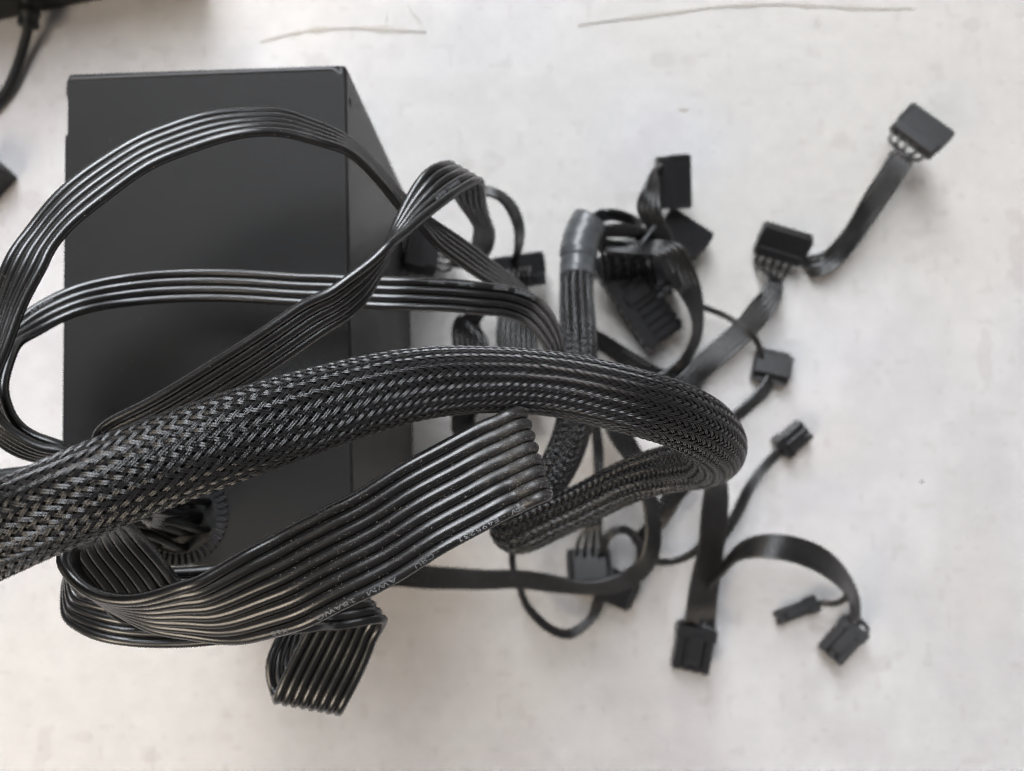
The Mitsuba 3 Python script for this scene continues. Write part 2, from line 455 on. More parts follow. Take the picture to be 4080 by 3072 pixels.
# ------------------------------------------------------------------ braided main cable
main = thing('braided_cable', 'thick cable in a glossy black braided sleeve arching across the front of the picture', 'cable')
first = np.array([(-175.97,-24.32,175,11.43),(-122.4,-22.98,222,9.09),(-96.18,-17.79,242,8.3),(-81.15,-12.54,250,7.84),(-67.31,-6.83,252,7.7),(-56.21,-2.25,250,7.71),(-44.89,2.32,246,7.72),(-33.76,6.56,240,7.49),(-20.32,10.68,233,7.05),(-6.75,12.28,226,6.67),(7.84,11.62,221,6.72),(23.04,8.56,216.5,7.04),(33.26,5.98,210,7.2),(41.75,2.71,199,7.36),(47.78,-1.31,184,7.03),(48.6,-4.8,168,6.8),(44.11,-6.56,152,6.81)]) / 1000
second = np.array([(48.6,-4.8,168,6.8),(44.11,-6.56,152,6.81),(33.4,-11.16,132,6.78),(19.14,-19.78,118,6.74),(7.33,-26.23,109,7.05),(-0.99,-30.27,102,7.05),(-3.64,-28.1,94,7),(2.53,-21.52,89,6.95),(10.6,-12.69,88,6.81),(16.91,-1.08,88,6.73),(20.72,15.21,86,6.71),(21.95,39.05,78,6.84),(22.3,60.01,62,6.73),(23.06,68.98,56,6.56)]) / 1000
N = 36


def braid(pts, phase0, filaments, spacing, fr, step, sides, N=36, amp=0.00026, loose=None):
    q = curve(pts, step)
    P, R = q[:, :3], q[:, 3] - 0.0005
    t, u, w = frames(P)
    ds = np.concatenate([[0], np.linalg.norm(np.diff(P, axis=0), axis=1)])
    sa = np.full(len(P), 0.525)
    phi = phase0 + np.cumsum(ds * sa / np.sqrt(1 - sa ** 2) / R)
    out = []
    lo = np.zeros(len(P)) if loose is None else np.clip(1 - np.linspace(0, 1, len(P)) / loose, 0, 1) ** 0.5
    for fam in (1, -1):
        for i in range(N):
            th = 2 * np.pi * i / N + fam * phi
            q_ = i + 2 * fam * phi * N / (2 * np.pi)
            x_ = i + q_
            even = np.clip(1.15 * np.cos(np.pi / 2 * (x_ - 0.5)), -1, 1)
            long_ = np.clip(1.6 * np.cos(np.pi / 2 * (x_ - 2.0)) + 0.6, -1, 1)
            off = fam * amp * (even * (1 - lo) - long_ * lo)
            # tangent of the strand and its sideways direction on the sleeve
            ct, st = np.cos(th)[:, None], np.sin(th)[:, None]
            rad = ct * u + st * w
            tan = -st * u + ct * w
            side = tan * np.sqrt(1 - sa ** 2)[:, None] - fam * t * sa[:, None]
            wob = np.interp(np.arange(len(P)), np.arange(0, len(P) + 40, 40), rng.normal(0, 0.00007, len(np.arange(0, len(P) + 40, 40))))
            base = P + rad * (R + off)[:, None] + side * wob[:, None]
            for f in range(filaments):
                d = (f - (filaments - 1) / 2) * spacing * R / 0.0063
                out.append(tube(base + side * d[:, None], fr, sides))
    return trimesh.util.concatenate(out), phi[-1]


bm, ph = braid(first, 0.0, 2, 0.000330, 0.000140, 0.00060, 6, amp=0.00022, loose=0.62)
k = put(main + '__braid', bm, 'braid_mat', True)
labels[k] = {'label': 'woven sleeve of fine black plastic strands', 'kind': 'stuff'}
bm, ph = braid(second, ph, 2, 0.00048, 0.00022, 0.0009, 5, N=24, amp=0.00042)
k = put(main + '__lower_braid', bm, 'braid_mat', True)
labels[k] = {'label': 'woven sleeve turning back below the arch', 'kind': 'stuff'}
for pts in (first, second):
    q = curve(pts, 0.002)
    put(main + '__core', tube(q[:, :3], q[:, 3] - 0.0013, 20), 'core_mat', True)

# heat shrink collar at the end of the sleeve
cq = rows([(22.8,65.3,58),(23.2,70.8,56),(23.7,76.7,55),(24.8,82.1,54),(26.6,86.9,53.5),(28.7,90.6,53)])
cc = curve(cq, 0.0006)
sN = np.linspace(0, 1, len(cc))
cr = 0.0071 + 0.00007 * np.sin(sN * 31) + 0.00005 * np.sin(sN * 67 + 1) + 0.0006 * np.exp(-((sN - 0.40) / 0.03) ** 2) + 0.0006 * (sN > 0.42)
put(main + '__collar', tube(cc, cr, 28), 'shrink_mat', True)
labels[main + '__collar'] = {'label': 'grey heat shrink collar closing the braided sleeve'}
# wires leaving the collar, some on to the big plug
for mm in ([(29.6,86.9,50,-0.3,1,3.7),(36.4,87.1,51,-0.4,1.2,3.6),(43.9,87.2,50,-0.4,1.2,3.6),(51.5,87.5,44,-0.3,1.1,3.6),(57.1,87.8,36,-0.2,0.5,3.8)], [(30.1,84.3,44,-0.3,1.4,3.5),(36.5,82.7,43,-0.2,1.4,3.5),(43.5,82.1,41,-0,1.2,3.6),(49.8,81.5,36,0.3,0.6,3.7),(54.6,80.2,28,0.7,0.2,3.7)]):
    extra_ribbon(main, mm, 5, 0.0019)
for i_ in range(10):
    f_ = i_ / 9
    a_ = np.array((0.0330,0.0829,0.0400)) * (1 - f_) + np.array((0.0532,0.0828,0.0340)) * f_
    b_ = np.array((0.0360,0.0784,0.0300)) * (1 - f_) + np.array((0.0559,0.0800,0.0300)) * f_
    c_ = np.array((0.0380,0.0725,0.0200)) * (1 - f_) + np.array((0.0590,0.0757,0.0200)) * f_
    single_wires(main, [[a_ + [-0.006, 0.002, 0], a_ + [0, 0, 0.001 * (i_ % 3)], b_ + [0.0006 * (i_ % 2), 0, 0.002 * (i_ % 2)], c_]], 0.00105, 8, 'rubber_mat')
for a, b, c, d in ((0.0305,0.0954,0.0400), (0.0348,0.0962,0.0480), (0.0430,0.0957,0.0460), (0.0520,0.0943,0.0360)), ((0.0310,0.0938,0.0400), (0.0355,0.0952,0.0460), (0.0433,0.0948,0.0440), (0.0520,0.0923,0.0360)), ((0.0315,0.0923,0.0400), (0.0362,0.0940,0.0440), (0.0440,0.0935,0.0420), (0.0522,0.0901,0.0340)):
    single_wires(main, [[a, b, c, d]], 0.0011)
M24 = pose((0.0522,0.0673,0.0140), 0.617, 0.0, 0.12)
k24 = pin_block(main, 'connector', M24, 11, 2, 0.0195)
for i in range(8):
    put(k24 + '__rib', moved(chamfer_box(0.0016, 0.0012, 0.0075, 0.0002).translate([0.0237, (i - 3.5) * 0.0023, 0]), M24), 'plastic_mat', 20)
pin_block(main, 'split_connector', pose((0.0634,0.0761,0.0130), -1.055, 0.1, 0.2), 3, 2, 0.0185)
zip_pts = rows([(56.3,90.6,44),(52.5,85.7,45.5),(49.6,81.8,44.5),(47,79.6,41)])
put(main + '__cable_tie', tube(curve(zip_pts, 0.001), 0.0009, 8), 'shrink_mat', True)

# ------------------------------------------------------------------ near flat cables above the box
big, bp = flat_cable('wide eight wire flat cable with white lettering and dusty fold in the front',
    [(-6.3,-6.3,213,-2.3,5.4,-0.9),(-0.8,-3.3,219.5,-2.1,5.8,-0.9),(2.7,-2,226,-1.7,6,-0.4),(1.3,-2.1,231,-2.2,6.5,-0.4),(-2.2,-3.7,230.5,-2.7,7.6,-0),(-5.5,-5.2,231,-3.6,7.2,0),(-11.4,-8.3,231.5,-3.5,7.2,0),(-18.6,-12.2,232,-3.5,7.2,0),(-25.4,-16.5,232,-3.7,7.1,0),(-31.1,-19.5,232,-3.7,7.2,0),(-37.9,-22.9,231.5,-3.5,7.2,0),(-42.6,-25.4,231,-3.1,7.4,0.7),(-47.8,-27.6,230,-2,7.4,2.4),(-52.9,-29.7,229,-1.1,7,3.7),(-58,-31.2,228,-0.2,6.2,5.1),(-62.8,-31.5,227,1.4,5.5,5.7),(-69.5,-32,226,2.6,4.2,6.4),(-75.5,-31.4,224.5,2.9,2.8,7),(-80.8,-30,223,2.9,2,7.2),(-85.3,-27.6,221.5,3.1,1.4,7.3),(-88.2,-24.9,220.5,3.1,1.1,7.4),(-89.3,-22.5,220,3,0.9,7.4),(-89.3,-20.7,219,3.1,1,7.3),(-86.9,-18.2,218,2.8,1.8,7.3),(-86,-16.6,215.5,4.1,2.6,6.4),(-87.1,-17.9,212,6.1,2.8,4.5),(-88.1,-20.9,208.5,7.4,2.3,2.1),(-86.7,-26.1,204,7.4,2.8,1.4),(-85.2,-30.9,200,7.1,3.6,1.3),(-83.5,-35.5,196,6.9,3.9,1.5),(-77.3,-37.6,195.5,6.1,3.3,4.1),(-69.8,-39.4,195,4.6,4,5.2)], 8, 0.0023, 12, 0.0010, mat='dusty_wire_mat')
r8 = 0.0023 * 0.53
seg = lambda p: np.concatenate([[0], np.cumsum(np.linalg.norm(np.diff(p, axis=0), axis=1))])


def s_near(path, xyz):
    """distance along a wire to where it passes the view line through a point"""
    d = unit(np.array(xyz) - EYE)
    v = path - EYE
    e = np.linalg.norm(v - (v @ d)[:, None] * d, axis=1)
    return seg(path)[np.argmin(e)]


for txt, gap, q in (('80°C', 0.8, (0.0042,-0.0102,0.2200)), ('300V', 1.25, (0.0013,-0.0118,0.2200)), ('E495231', 1.75, (-0.0044,-0.0153,0.2200)), ('CЯU', 1.8, (-0.0169,-0.0224,0.2200)), ('AWM', 2.2, (-0.0237,-0.0269,0.2200)), ('18AWG', 2.0, (-0.0315,-0.0311,0.2200)), ('X15', 1.9, (-0.0441,-0.0365,0.2200))):
    s0 = s_near(bp[7][:260], q)
    if s0 > 0:
        printed(big, bp[7], r8, txt, s0, 0.00080, False, 0.3, gap, 'print_mat' if txt in ('80°C', '300V', 'E495231') else 'faint_print_mat')
dust(big, bp, r8, 5200, 0.01, 0.085, 0.00005, 1.3, 0.2)
dust(big, bp, r8, 1500, 0.05, 0.42, 0.00005, 1.4, 0.08)

low8, lp = flat_cable('second eight wire flat cable looping below the wide one, folded back in front',
    [(-103.9,-20.6,148,2,1.7,1.8),(-103.7,-20.1,165,3.8,1.8,6.9),(-105.3,-22.3,178,4.2,1.5,6.7),(-107.7,-29.5,184,4.2,3.5,5.9),(-105.9,-32.7,187,4.3,4.7,4.9),(-104.2,-35.1,188,4.4,5.6,3.7),(-100.3,-36.4,189,4.4,6.4,2.2),(-93.1,-37.5,190,3.5,7.3,0),(-81.8,-38.1,190,0.8,8,0),(-69.8,-37.3,190,-0.4,8,0),(-56.1,-35.6,188,-1.2,8,0),(-49.5,-35.8,183,-1.7,7.9,0),(-47.6,-37,178.8,-2.3,6.7,0.2),(-41.7,-37,176.2,-4.4,6.7,0.2),(-39.5,-37.8,173.2,-4.9,6.4,0.3),(-41,-40.2,170.2,-5.1,6.7,0.2),(-44.9,-47.7,169.2,-5.7,5,0.2),(-49.6,-57.3,168.8,-6.2,3.1,0.2),(-53.7,-65.6,168.2,-6.6,1.5,0.2),(-54.9,-67.6,166.2,-6.8,1.3,0.2),(-56,-67,163.6,-6.9,1.2,0.2),(-59.5,-60.4,158.5,-5.3,1.8,3.9),(-60.3,-54.8,155.5,-3.6,1.2,5.7),(-60.1,-49.4,153,-2.2,0.7,6.1),(-60.6,-43.8,151,-1.6,-1.3,4.4)], 8, 0.0023, 12, 0.0010)
dust(low8, lp, r8, 160, 0.1, 0.6, 0.00005)

arc, ap = flat_cable('five wire flat cable forming the big upper arc over the power supply',
    [(-99.6,-18.4,148,1.8,1,1.6),(-99.1,-17.7,170,-1.3,0.7,-4.4),(-101.2,-12.5,186,-1.7,0.5,-4.2),(-105.8,-3.6,191,-2.2,-1.2,-3.9),(-110.7,-2.4,193,-2.7,-1.2,-3.5),(-116.6,0.4,195,-2.8,-1.5,-3.4),(-120.3,4.9,197,-3.1,-0.9,-3.3),(-121.6,11.7,198,-3.3,-0.2,-3.2),(-119.6,20.4,199,-3.9,0.4,-2.4),(-116.6,31.8,199,-4.2,0.6,-1.8),(-112.5,42.3,199,-4.3,1.3,-1.2),(-111.2,45.9,198,-3.8,2,-1.6),(-107.9,51.6,197,-3.7,2.2,-1.6),(-103.5,57,196,-3.3,2.9,-1.3),(-97.8,63,194,-2.9,3.3,-1.4),(-90.3,69.3,192,-2.4,3.6,-1.7),(-84.2,73.1,190,-2,3.8,-1.8),(-77.7,76.4,188,-1.6,3.9,-1.9),(-71,78.8,186,-1.4,3.7,-2.3),(-64.4,80.1,184,-0.9,3.6,-2.7),(-59.2,80.5,182,-0.7,3.6,-2.8),(-54.1,79.6,180,-0.4,3.3,-3.2),(-49.2,78.5,178,-0.4,3.1,-3.4),(-43.9,77.1,173,0,2.4,-3.9),(-39.5,73.7,169,0,2.2,-4),(-35.4,69.5,165,0.1,2.2,-4.1),(-31.2,65.2,160,0.3,2.1,-4.1),(-26.9,62.2,156,0.7,1.9,-4.1),(-22.8,59.1,152,1.2,2.6,-3.6),(-17,55.9,146,1.5,2.8,-3.3),(-10.4,52.5,138,1.7,2.5,-3.5),(-2.9,49.2,128,1.6,2.2,-3.7),(3.7,44.5,118,1.7,1.9,-3.8),(8.4,39.6,108,2,1.4,-3.9),(11,34.9,96,2.2,1.1,-3.9),(12.9,30.4,80,2.4,1.1,-3.8),(13.9,22.3,55,2.6,0.7,-3.8),(12.2,15.3,30,1.4,-1.1,-4.2)], 5, 0.0023, 12, 0.0010)
dust(arc, ap, r8, 260, 0.25, 0.55, 0.00005)

diag, dp = flat_cable('five wire flat cable running diagonally and twisting over into a bend beside the box',
    [(-97.4,-22.5,146,1.8,1.3,1.6),(-99,-18.5,165,0.7,2.2,4),(-101,-9,178,-0.3,2.7,3.7),(-101.4,-1.6,183,-0.3,3.1,3.4),(-90.4,5.1,186,-0.5,3.1,3.3),(-72.3,14.9,188,-1.1,3.2,3.1),(-57.1,24.6,189,-1.2,3,3.3),(-47.8,30.9,189,-1.2,2.7,3.6),(-44.2,32.8,189,-0.9,2.5,3.8),(-39.2,37.1,188,-0.6,2.2,4),(-35.5,41.8,187,0.2,1.2,4.4),(-32.4,46.7,186,1.1,0.4,4.4),(-31,50.2,184,1.6,-0.7,4.3),(-28.3,55.4,182,2.2,-1.9,3.6),(-25,60.5,180,3,-2.4,2.5),(-21.6,65,178,3.8,-2.4,1.1),(-18.6,68.6,175,4,-2.3,0),(-15.9,71.3,171,4,-2.2,0.1),(-14.5,73.6,162,3.8,-2.5,0.7),(-14.8,73.9,148,3.8,-1.4,2.2),(-15.3,75.7,130,3.9,-1.2,2.1),(-13.9,75.7,114,2.9,-1,3.4),(-12.7,75.3,100,2.8,-1.1,3.5),(-13.3,75.2,86,3.2,-0.9,3.1),(-14.9,74.5,72,3.1,-1.4,3.1),(-18.1,74.5,58,2.7,-1.5,3.4),(-21.6,77.5,45,1.4,-3.6,2.5),(-28.7,80.5,32,0.8,-4,2.1)], 5, 0.0023, 12, 0.0010)
printed(diag, dp[1], r8, 'AWM 18AWG', s_near(dp[1], (-0.0224,0.0640,0.1700)), 0.0010, False, -0.2, 1.1)
dust(diag, dp, r8, 160, 0.1, 0.6, 0.00005)
# its drive plug lying behind the twist
Mx = pose((-0.0441,0.0863,0.0200), 2.919, 0.35, 0.5)
blade_connector(diag, Mx)
fan_in(diag, [p for p in dp], Mx, [(i - 2) * 0.0037 for i in range(5)], -0.007, 0, 0.005)

quad, qp = flat_cable('four wire flat cable with white lettering running level across the middle of the power supply',
    [(-101.7,-20.6,148,1.2,0.9,1.5),(-101.3,-16.4,166,-1.4,1,-3),(-104.5,-8.7,178,-1.7,-0.8,-2.9),(-110.8,-1.4,184,-1.7,-0.5,-2.9),(-117.3,0.9,186,-2,-0.8,-2.7),(-121.7,4.6,187,-2.2,-0.4,-2.6),(-124.2,8.8,187,-2.3,-0.2,-2.5),(-125.8,13.3,186,-2.3,0,-2.6),(-126.7,18.1,184,-2.4,0.4,-2.4),(-127.4,23.4,181,-2.5,0.9,-2.2),(-127.4,27.2,178,-2.3,1.6,-2),(-125.6,30.7,175,-2,2.4,-1.3),(-122,34.5,172,-1.7,2.8,-1.1),(-117.1,37.5,170,-1.5,3,-0.9),(-108.8,40.5,166.5,-0.9,3.3,-0.4),(-97.4,42.3,164.5,-0.3,3.4,0),(-85.1,42.9,163.5,-0.1,3.4,0),(-72.1,42.5,163.5,-0.1,3.4,0),(-59.2,41.7,163.5,0,3.4,0),(-52.5,41.5,163.5,-0.1,3.4,0),(-38.4,40.7,163.5,0.1,3.4,0),(-26.7,40.4,163,-0,3.4,0),(-18.2,40.2,162,0,3.4,0),(-9.9,39.6,160.5,0.2,3.4,0),(-3.9,39.3,158,0.6,3.4,-0.5),(2.1,38,154,1.2,3.2,0),(5.8,36.2,147,1.7,2.9,-0.5),(8.8,33.7,136,1.9,2.5,-1.3),(11.1,31.2,122,1.9,1.6,-2.4),(12.6,28.3,105,2,1.2,-2.6),(14,22.1,85,1.8,0.6,-2.9),(13.2,15,60,1.2,-1,-3.1)], 4, 0.0023, 12, 0.0010)
for txt, q in (('AWM', (-0.0242,0.0432,0.1700)), ('80°C', (-0.0159,0.0426,0.1700)), ('300V', (-0.0077,0.0416,0.1700)), ('18AWG', (-0.0015,0.0404,0.1700)), ('18 AWG', (-0.1290,0.0341,0.1700))):
    printed(quad, qp[0], r8, txt, s_near(qp[0], q), 0.0010, False, 0.1, 1.3)
dust(quad, qp, r8, 200, 0.2, 0.9, 0.00005)

# dark bunch of cable roots coming out of the grommet
root = thing('cable_bundle', 'bunch of black cables coming up through the ribbed grommet in the box top', 'cable bundle')
for i in range(14):
    a = i / 14 * 2 * math.pi
    r0 = 0.0075 if i % 2 else 0.0045
    p0 = gc + [r0 * math.cos(a), r0 * math.sin(a), -0.012]
    p1 = gc + [r0 * 1.25 * math.cos(a), r0 * 1.25 * math.sin(a), 0.004]
    p2 = gc + [-0.004 + r0 * math.cos(a) * 1.2, 0.003 + r0 * math.sin(a), 0.014 + 0.003 * math.cos(a)]
    p3 = gc + [-0.022 + 0.003 * math.cos(a), 0.006 + r0 * math.sin(a), 0.024 + 0.004 * math.sin(3 * a)]
    p4 = gc + [-0.045, 0.006 + r0 * math.sin(a) * 0.7, 0.028]
    put(root + '__wire', tube(curve([p0, p1, p2, p3, p4], 0.0012), 0.00118 if i % 3 else 0.0017, 10), 'rubber_mat', True)

# ------------------------------------------------------------------ cables lying on the table, left of the collar
k, p = flat_cable('thin flat cable arching in the air just right of the twisted one', 
    [(-16.5,98.7,70,-0,-1.5,3.1),(-13.6,96.5,75,-0.1,-1.9,2.9),(-7.8,94.2,76,-0.4,-1.8,2.9),(-3.1,90.1,73,-1,-1.7,2.8),(-0.5,85.4,65,-1.2,-1.3,3),(-0.3,82.4,52,-1.1,-0.9,3.1),(-1.4,80.9,36,-0.5,-0.4,3.4),(-3.2,81,22,-0.6,-0.7,3.3)], 4, 0.0023, 8, 0.0015)
Mx = pose((-0.0003,0.0775,0.0170), 1.714, 0.25, 0.1)
blade_connector(k, Mx)
extra_ribbon(k, [(-0.6,67.4,30,-4.3,-0.7,0),(-0.6,71.5,34,-4.3,-0.7,0),(-0.3,74.9,31,-4.4,-0.4,0),(0.1,77.9,22,-4.4,-0.5,0)], 5, 0.0020)

k, p = flat_cable('eight wire flat cable lying straight behind the level four wire one', [(-0.5,65.9,13,-7.9,0.6,0),(-1,58.7,16,-7.9,0.4,0),(-1.7,50,19.5,-7.9,0.4,0),(-1.3,39.2,24,-7.9,0.2,0),(-1,28.7,27,-7.9,0,0),(0.4,16.3,22,-7.9,-0,0)], 8, 0.00225, 8, 0.0015)
k, p = flat_cable('dark flat cable curling back on itself beside the right face of the box', [(-13.8,64.4,30,1.6,-3.4,5.6),(-17.3,56.6,32,-2.3,-1.7,6.1),(-21.9,52.5,34,-3.4,0.8,5.8),(-22,47.4,34,-6,0.6,3.1),(-20.9,41.3,32,-6.7,0,0),(-20.5,30.9,30,-6.7,-0.3,0),(-21.4,20.7,28,-6.5,-0.4,1.7),(-23.9,13,23,-4.8,-1.4,4.5),(-24.8,7.7,19,-3.6,-2.7,5.1),(-20.8,3.7,16,-2.4,-3.4,5.3),(-9.5,-0.5,14,-0.1,-3.3,5.9),(2.2,-3.7,12,-0,-3,6.1)], 7, 0.00225, 8, 0.0015)

# ------------------------------------------------------------------ drive plug chain reaching to the far right
chain, cp = flat_cable('flat cable with two drive plugs stretching to the far right across bare tabletop',
    [(65.3,20.4,6,-3.5,2.7,0),(76.3,28.3,8,-3.5,2.2,1.6),(85.6,37.4,10,-3,3.2,0),(102.4,52.7,13,-3.2,3,0),(109.3,61.8,16,-3.7,2.4,0),(113.5,67.9,16,-4.1,0.4,1.6),(114.3,71.2,15,-3.7,-0.1,2.4)], 5, 0.0022, 8, 0.0015)
Ma = pose((0.1200,0.0910,0.0115), 1.269, 0.78, 0.0)
blade_connector(chain, Ma)
fan_in(chain, cp, Ma, [(i - 2) * 0.0037 for i in range(5)], -0.0075, 0, 0.006)
out5 = extra_ribbon(chain, [(126.5,86.5,6,-3.4,2.8,0),(132.1,82.6,5,-2.5,1.9,3.1),(137.8,82.3,6,0.5,4.4,0),(143.3,85.1,8,-0.9,4.3,0),(150.8,94,12,-1.5,4.1,0),(160.3,110.8,18.5,-3.3,2.9,0),(164.9,118.5,22,-3.4,2.8,0),(168.7,125.9,24,-3.8,2.2,0)], 5, 0.0022, 8)
Mb = pose((0.1777,0.1380,0.0260), 0.799, 0.06, -0.2)
blade_connector(chain, Mb, h=0.0046)
fan_in(chain, out5, Mb, [(i - 2) * -0.0037 for i in range(5)], -0.0075, 0, 0.004)

# ------------------------------------------------------------------ cluster at the collar: looping flat cable with an upright plug
loop, lpth = flat_cable('flat cable looping over the big plug and falling back to the table',
    [(35.2,83.2,41,-0.6,-2.5,3.6),(43.3,82.4,43,-0.8,-2.9,3.2),(50.3,82.2,44,-0.9,-3.3,2.7),(57,81.5,44,-1.9,-3.1,2.6),(62.4,79.6,46,-3.4,-2.7,0.8),(66.3,74.8,44,-3.8,-2.2,0),(70,68,40,-4.1,-1.6,0),(74.3,61.1,34,-3.6,-1,2.3),(77.6,52.9,26,-2.5,-0.3,3.6),(78.1,45.9,18,-2,0.2,3.9),(75.9,39.8,12,-1.9,0.5,4),(72.6,34.1,8,-2,1.5,3.6),(62,27.3,6,-1.4,2.5,3.3)], 5, 0.0022, 8, 0.0012)
up, upp = flat_cable('short flat cable rising from the bundle to an upright drive plug with brown face',
    [(58.3,80.5,36,-4.3,1,0),(60,86,40,-4.2,1.3,0),(55.8,92.9,44,-4.3,0.4,0.7),(53.7,98.3,46,-4.3,0.1,0.9),(54.2,103.9,46,-3.4,-0.4,2.7),(55.8,110.4,44,-2,-0.6,3.9),(57.7,115.6,40,-1.2,-0.6,4.2),(61.1,118.7,34,-0.7,0.2,4.3)], 5, 0.0022, 8, 0.0012)
Mu = pose((0.0678,0.1152,0.0260), 0.104, -0.12, 0.28)
blade_connector(up, Mu)
side = thing('drive_plug', 'black drive plug half hidden behind the looping cable by the collar', 'plug')
blade_connector(side, pose((0.0748,0.0955,0.0120), 0.981, 0.25, 0.1), name='body')
k, p = flat_cable('dark flat cable lying on the table from the sleeve to the right', [(24.9,48.7,20,0.3,3.3,2.3),(34.3,46.8,14,-0,3.2,2.4),(48.7,38.7,8,0.8,3.3,2.1),(64.3,30.5,5,0.5,3,2.6),(75.3,26.6,4,0.2,2.6,3),(82.4,21.1,4,0.8,3.9,0)], 5, 0.0020, 8, 0.0015)

# ------------------------------------------------------------------ small square plug with thin lead, right of the sleeve
fan = thing('flat_cable', 'thin lead with a small grey square plug lying right of the loop', 'cable')
extra_ribbon(fan, [(77.8,64.7,12,-0.2,0.3,0.8),(83.6,61.8,12,-0,0.4,0.7),(91.3,58.7,12,0,0.5,0.7),(98.5,54.2,13,0.1,0.4,0.7),(103.8,49.4,14,0.4,0.3,0.7),(108,44.4,12,0.4,0.1,0.8),(109.6,39.2,10,0.4,0,0.8)], 2, 0.0017)
Mf = pose((0.1155,0.0353,0.0065), -0.248, 0.12, -0.15)
peripheral_connector(fan, Mf, 0.0140, 0.0165, 0.0085)
extra_ribbon(fan, [(114.5,30.3,8,-2,0.8,3.1),(110.6,24.1,9,-2.5,0.9,2.7),(104.1,17.7,9,-2.3,1.1,2.8),(97.9,12.1,8,-2.1,1.1,2.9),(88.6,6.1,6,-2,1.3,2.9)], 5, 0.0019)

# ------------------------------------------------------------------ small plug pointing up right
fdd = thing('flat_cable', 'thin black lead ending in a small plug alone on the right', 'cable')
extra_ribbon(fdd, [(86.5,-49.7,6,-1.4,0.7,1.1),(93.2,-38.7,8,-1.5,0.8,0.9),(98.4,-29.5,9,-1.6,0.9,0.6),(102.3,-21,10,-1.5,0.9,0.8),(108.2,-12.6,10,-1.4,0.9,1),(115.8,-5,8,-1.5,0.6,1.1),(119.4,-2.2,7,-1.1,0.7,1.4)], 3, 0.0019)
pin_block(fdd, 'connector', pose((0.1243,0.0023,0.0060), 0.707, 0.05, 0.15), 3, 2, 0.0150, 0.0034)

# ------------------------------------------------------------------ graphics plugs at the lower right
gpu, gp = flat_cable('flat cable hanging straight down to an eight pin plug in the lower right',
    [(77.6,7.7,60,-4.8,-0.1,5.6),(77.8,-5.2,50,-4.4,0.4,5.8),(81.2,-15.9,40,-5,0.2,5.4),(82.4,-26.9,32,-5.9,-0,4.4),(82.6,-39.4,26,-5.9,0.1,4.4),(81.9,-50.5,21,-6,0.2,4.3),(81.2,-60.4,16,-6.4,0.4,3.6),(80.8,-70.6,11,-6.5,0.6,3.4),(80.2,-78.8,9,-6.6,1,3.2)], 8, 0.0021, 8, 0.0015)
Mg = pose((0.0772,-0.0908,0.0075), -1.765, 0.0, 0.05)
pin_block(gpu, 'connector', Mg, 4, 2, 0.0195)
fan_in(gpu, gp, Mg, [(3.5 - i) * 0.0021 for i in range(8)], -0.009, 0.001, 0.0015, 0.00100)
arcc, acp = flat_cable('flat cable arching out to the right with a split pair of plugs',
    [(81.5,-61.3,12,-0.9,1.2,-5.2),(86.9,-55.8,18,0.6,0.9,-5.3),(89.9,-49.6,26,1,1.1,-5.2),(93.7,-44.2,34,1.1,2.4,-4.7),(101.4,-41.9,40,1.1,3.6,-3.9),(110.5,-42.7,42,1.3,4,-3.3),(121.1,-46.3,40,2,4,-3),(131.1,-52.5,34,2.7,3,-3.5),(139.6,-60.2,26,3,1.4,-4.2),(145.1,-68.3,19,3.2,0,-4.3),(146.7,-74.7,16,3,-0.6,-4.4)], 6, 0.00215, 8, 0.0012)
Mh = pose((0.1432,-0.0868,0.0095), -2.275, -0.1, 0.3)
pin_block(arcc, 'connector', Mh, 3, 2, 0.0185)
fan_in(arcc, acp, Mh, [(-1 + (i // 2)) * 0.0042 for i in range(6)], -0.007, 0.001, 0.004, 0.00095)
M2 = pose((0.1242,-0.0746,0.0060), -2.778, 0.0, 0.2)
pin_block(arcc, 'small_connector', M2, 2, 1, 0.0200, 0.0034)
single_wires(arcc, [rows([(141.8,-62.7,22),(141.3,-66.3,18),(138.9,-70.4,10),(134.3,-70.4,7.5),(130.2,-72.4,6)]), rows([(143.8,-63.9,20),(143.6,-68.2,14),(139.6,-71.6,8),(135.2,-72,5),(130.5,-73.3,5)])], 0.00095)

# ------------------------------------------------------------------ flat cable that comes out below the wide one and curves up on the right
qcab, qq = flat_cable('brownish flat cable snaking out from below the wide one and curving up on the right',
    [(-69,-46.9,50,-0.1,4.8,2),(-63.9,-51.3,46,-0.2,4.8,2.1),(-51.9,-53,42,0,4.8,2.2),(-39.7,-55.1,38,0.3,4.4,2.8),(-26.8,-56.2,35,0.3,4.1,3.2),(-13.6,-57,33,0.2,3.8,3.6),(-0.3,-57.1,31,0.1,3.6,3.8),(11.4,-58.7,30,0.3,3.5,3.9),(22.9,-60.3,30,0,2.9,4.3),(34.8,-60.2,31,-1.1,3,4.2),(45,-56.8,32,-2,3.1,3.8),(52.5,-50.1,34,-2.9,2.3,3.7),(55.3,-41.3,36,-3.2,1.2,4),(55.1,-32.4,38,-3.1,0.4,4.2),(53.8,-23.7,40,-3,-0.3,4.3),(51,-14.8,42,-3,-0.6,4.3),(46.8,-5.3,44,-3.8,-0.5,3.6),(40.7,4.4,46,-4.2,-1.1,3),(39.2,13.7,44,-4.6,-0.5,2.5),(39.2,22.4,30,-4.4,-0.2,2.9)], 6, 0.0021, 8, 0.0012)

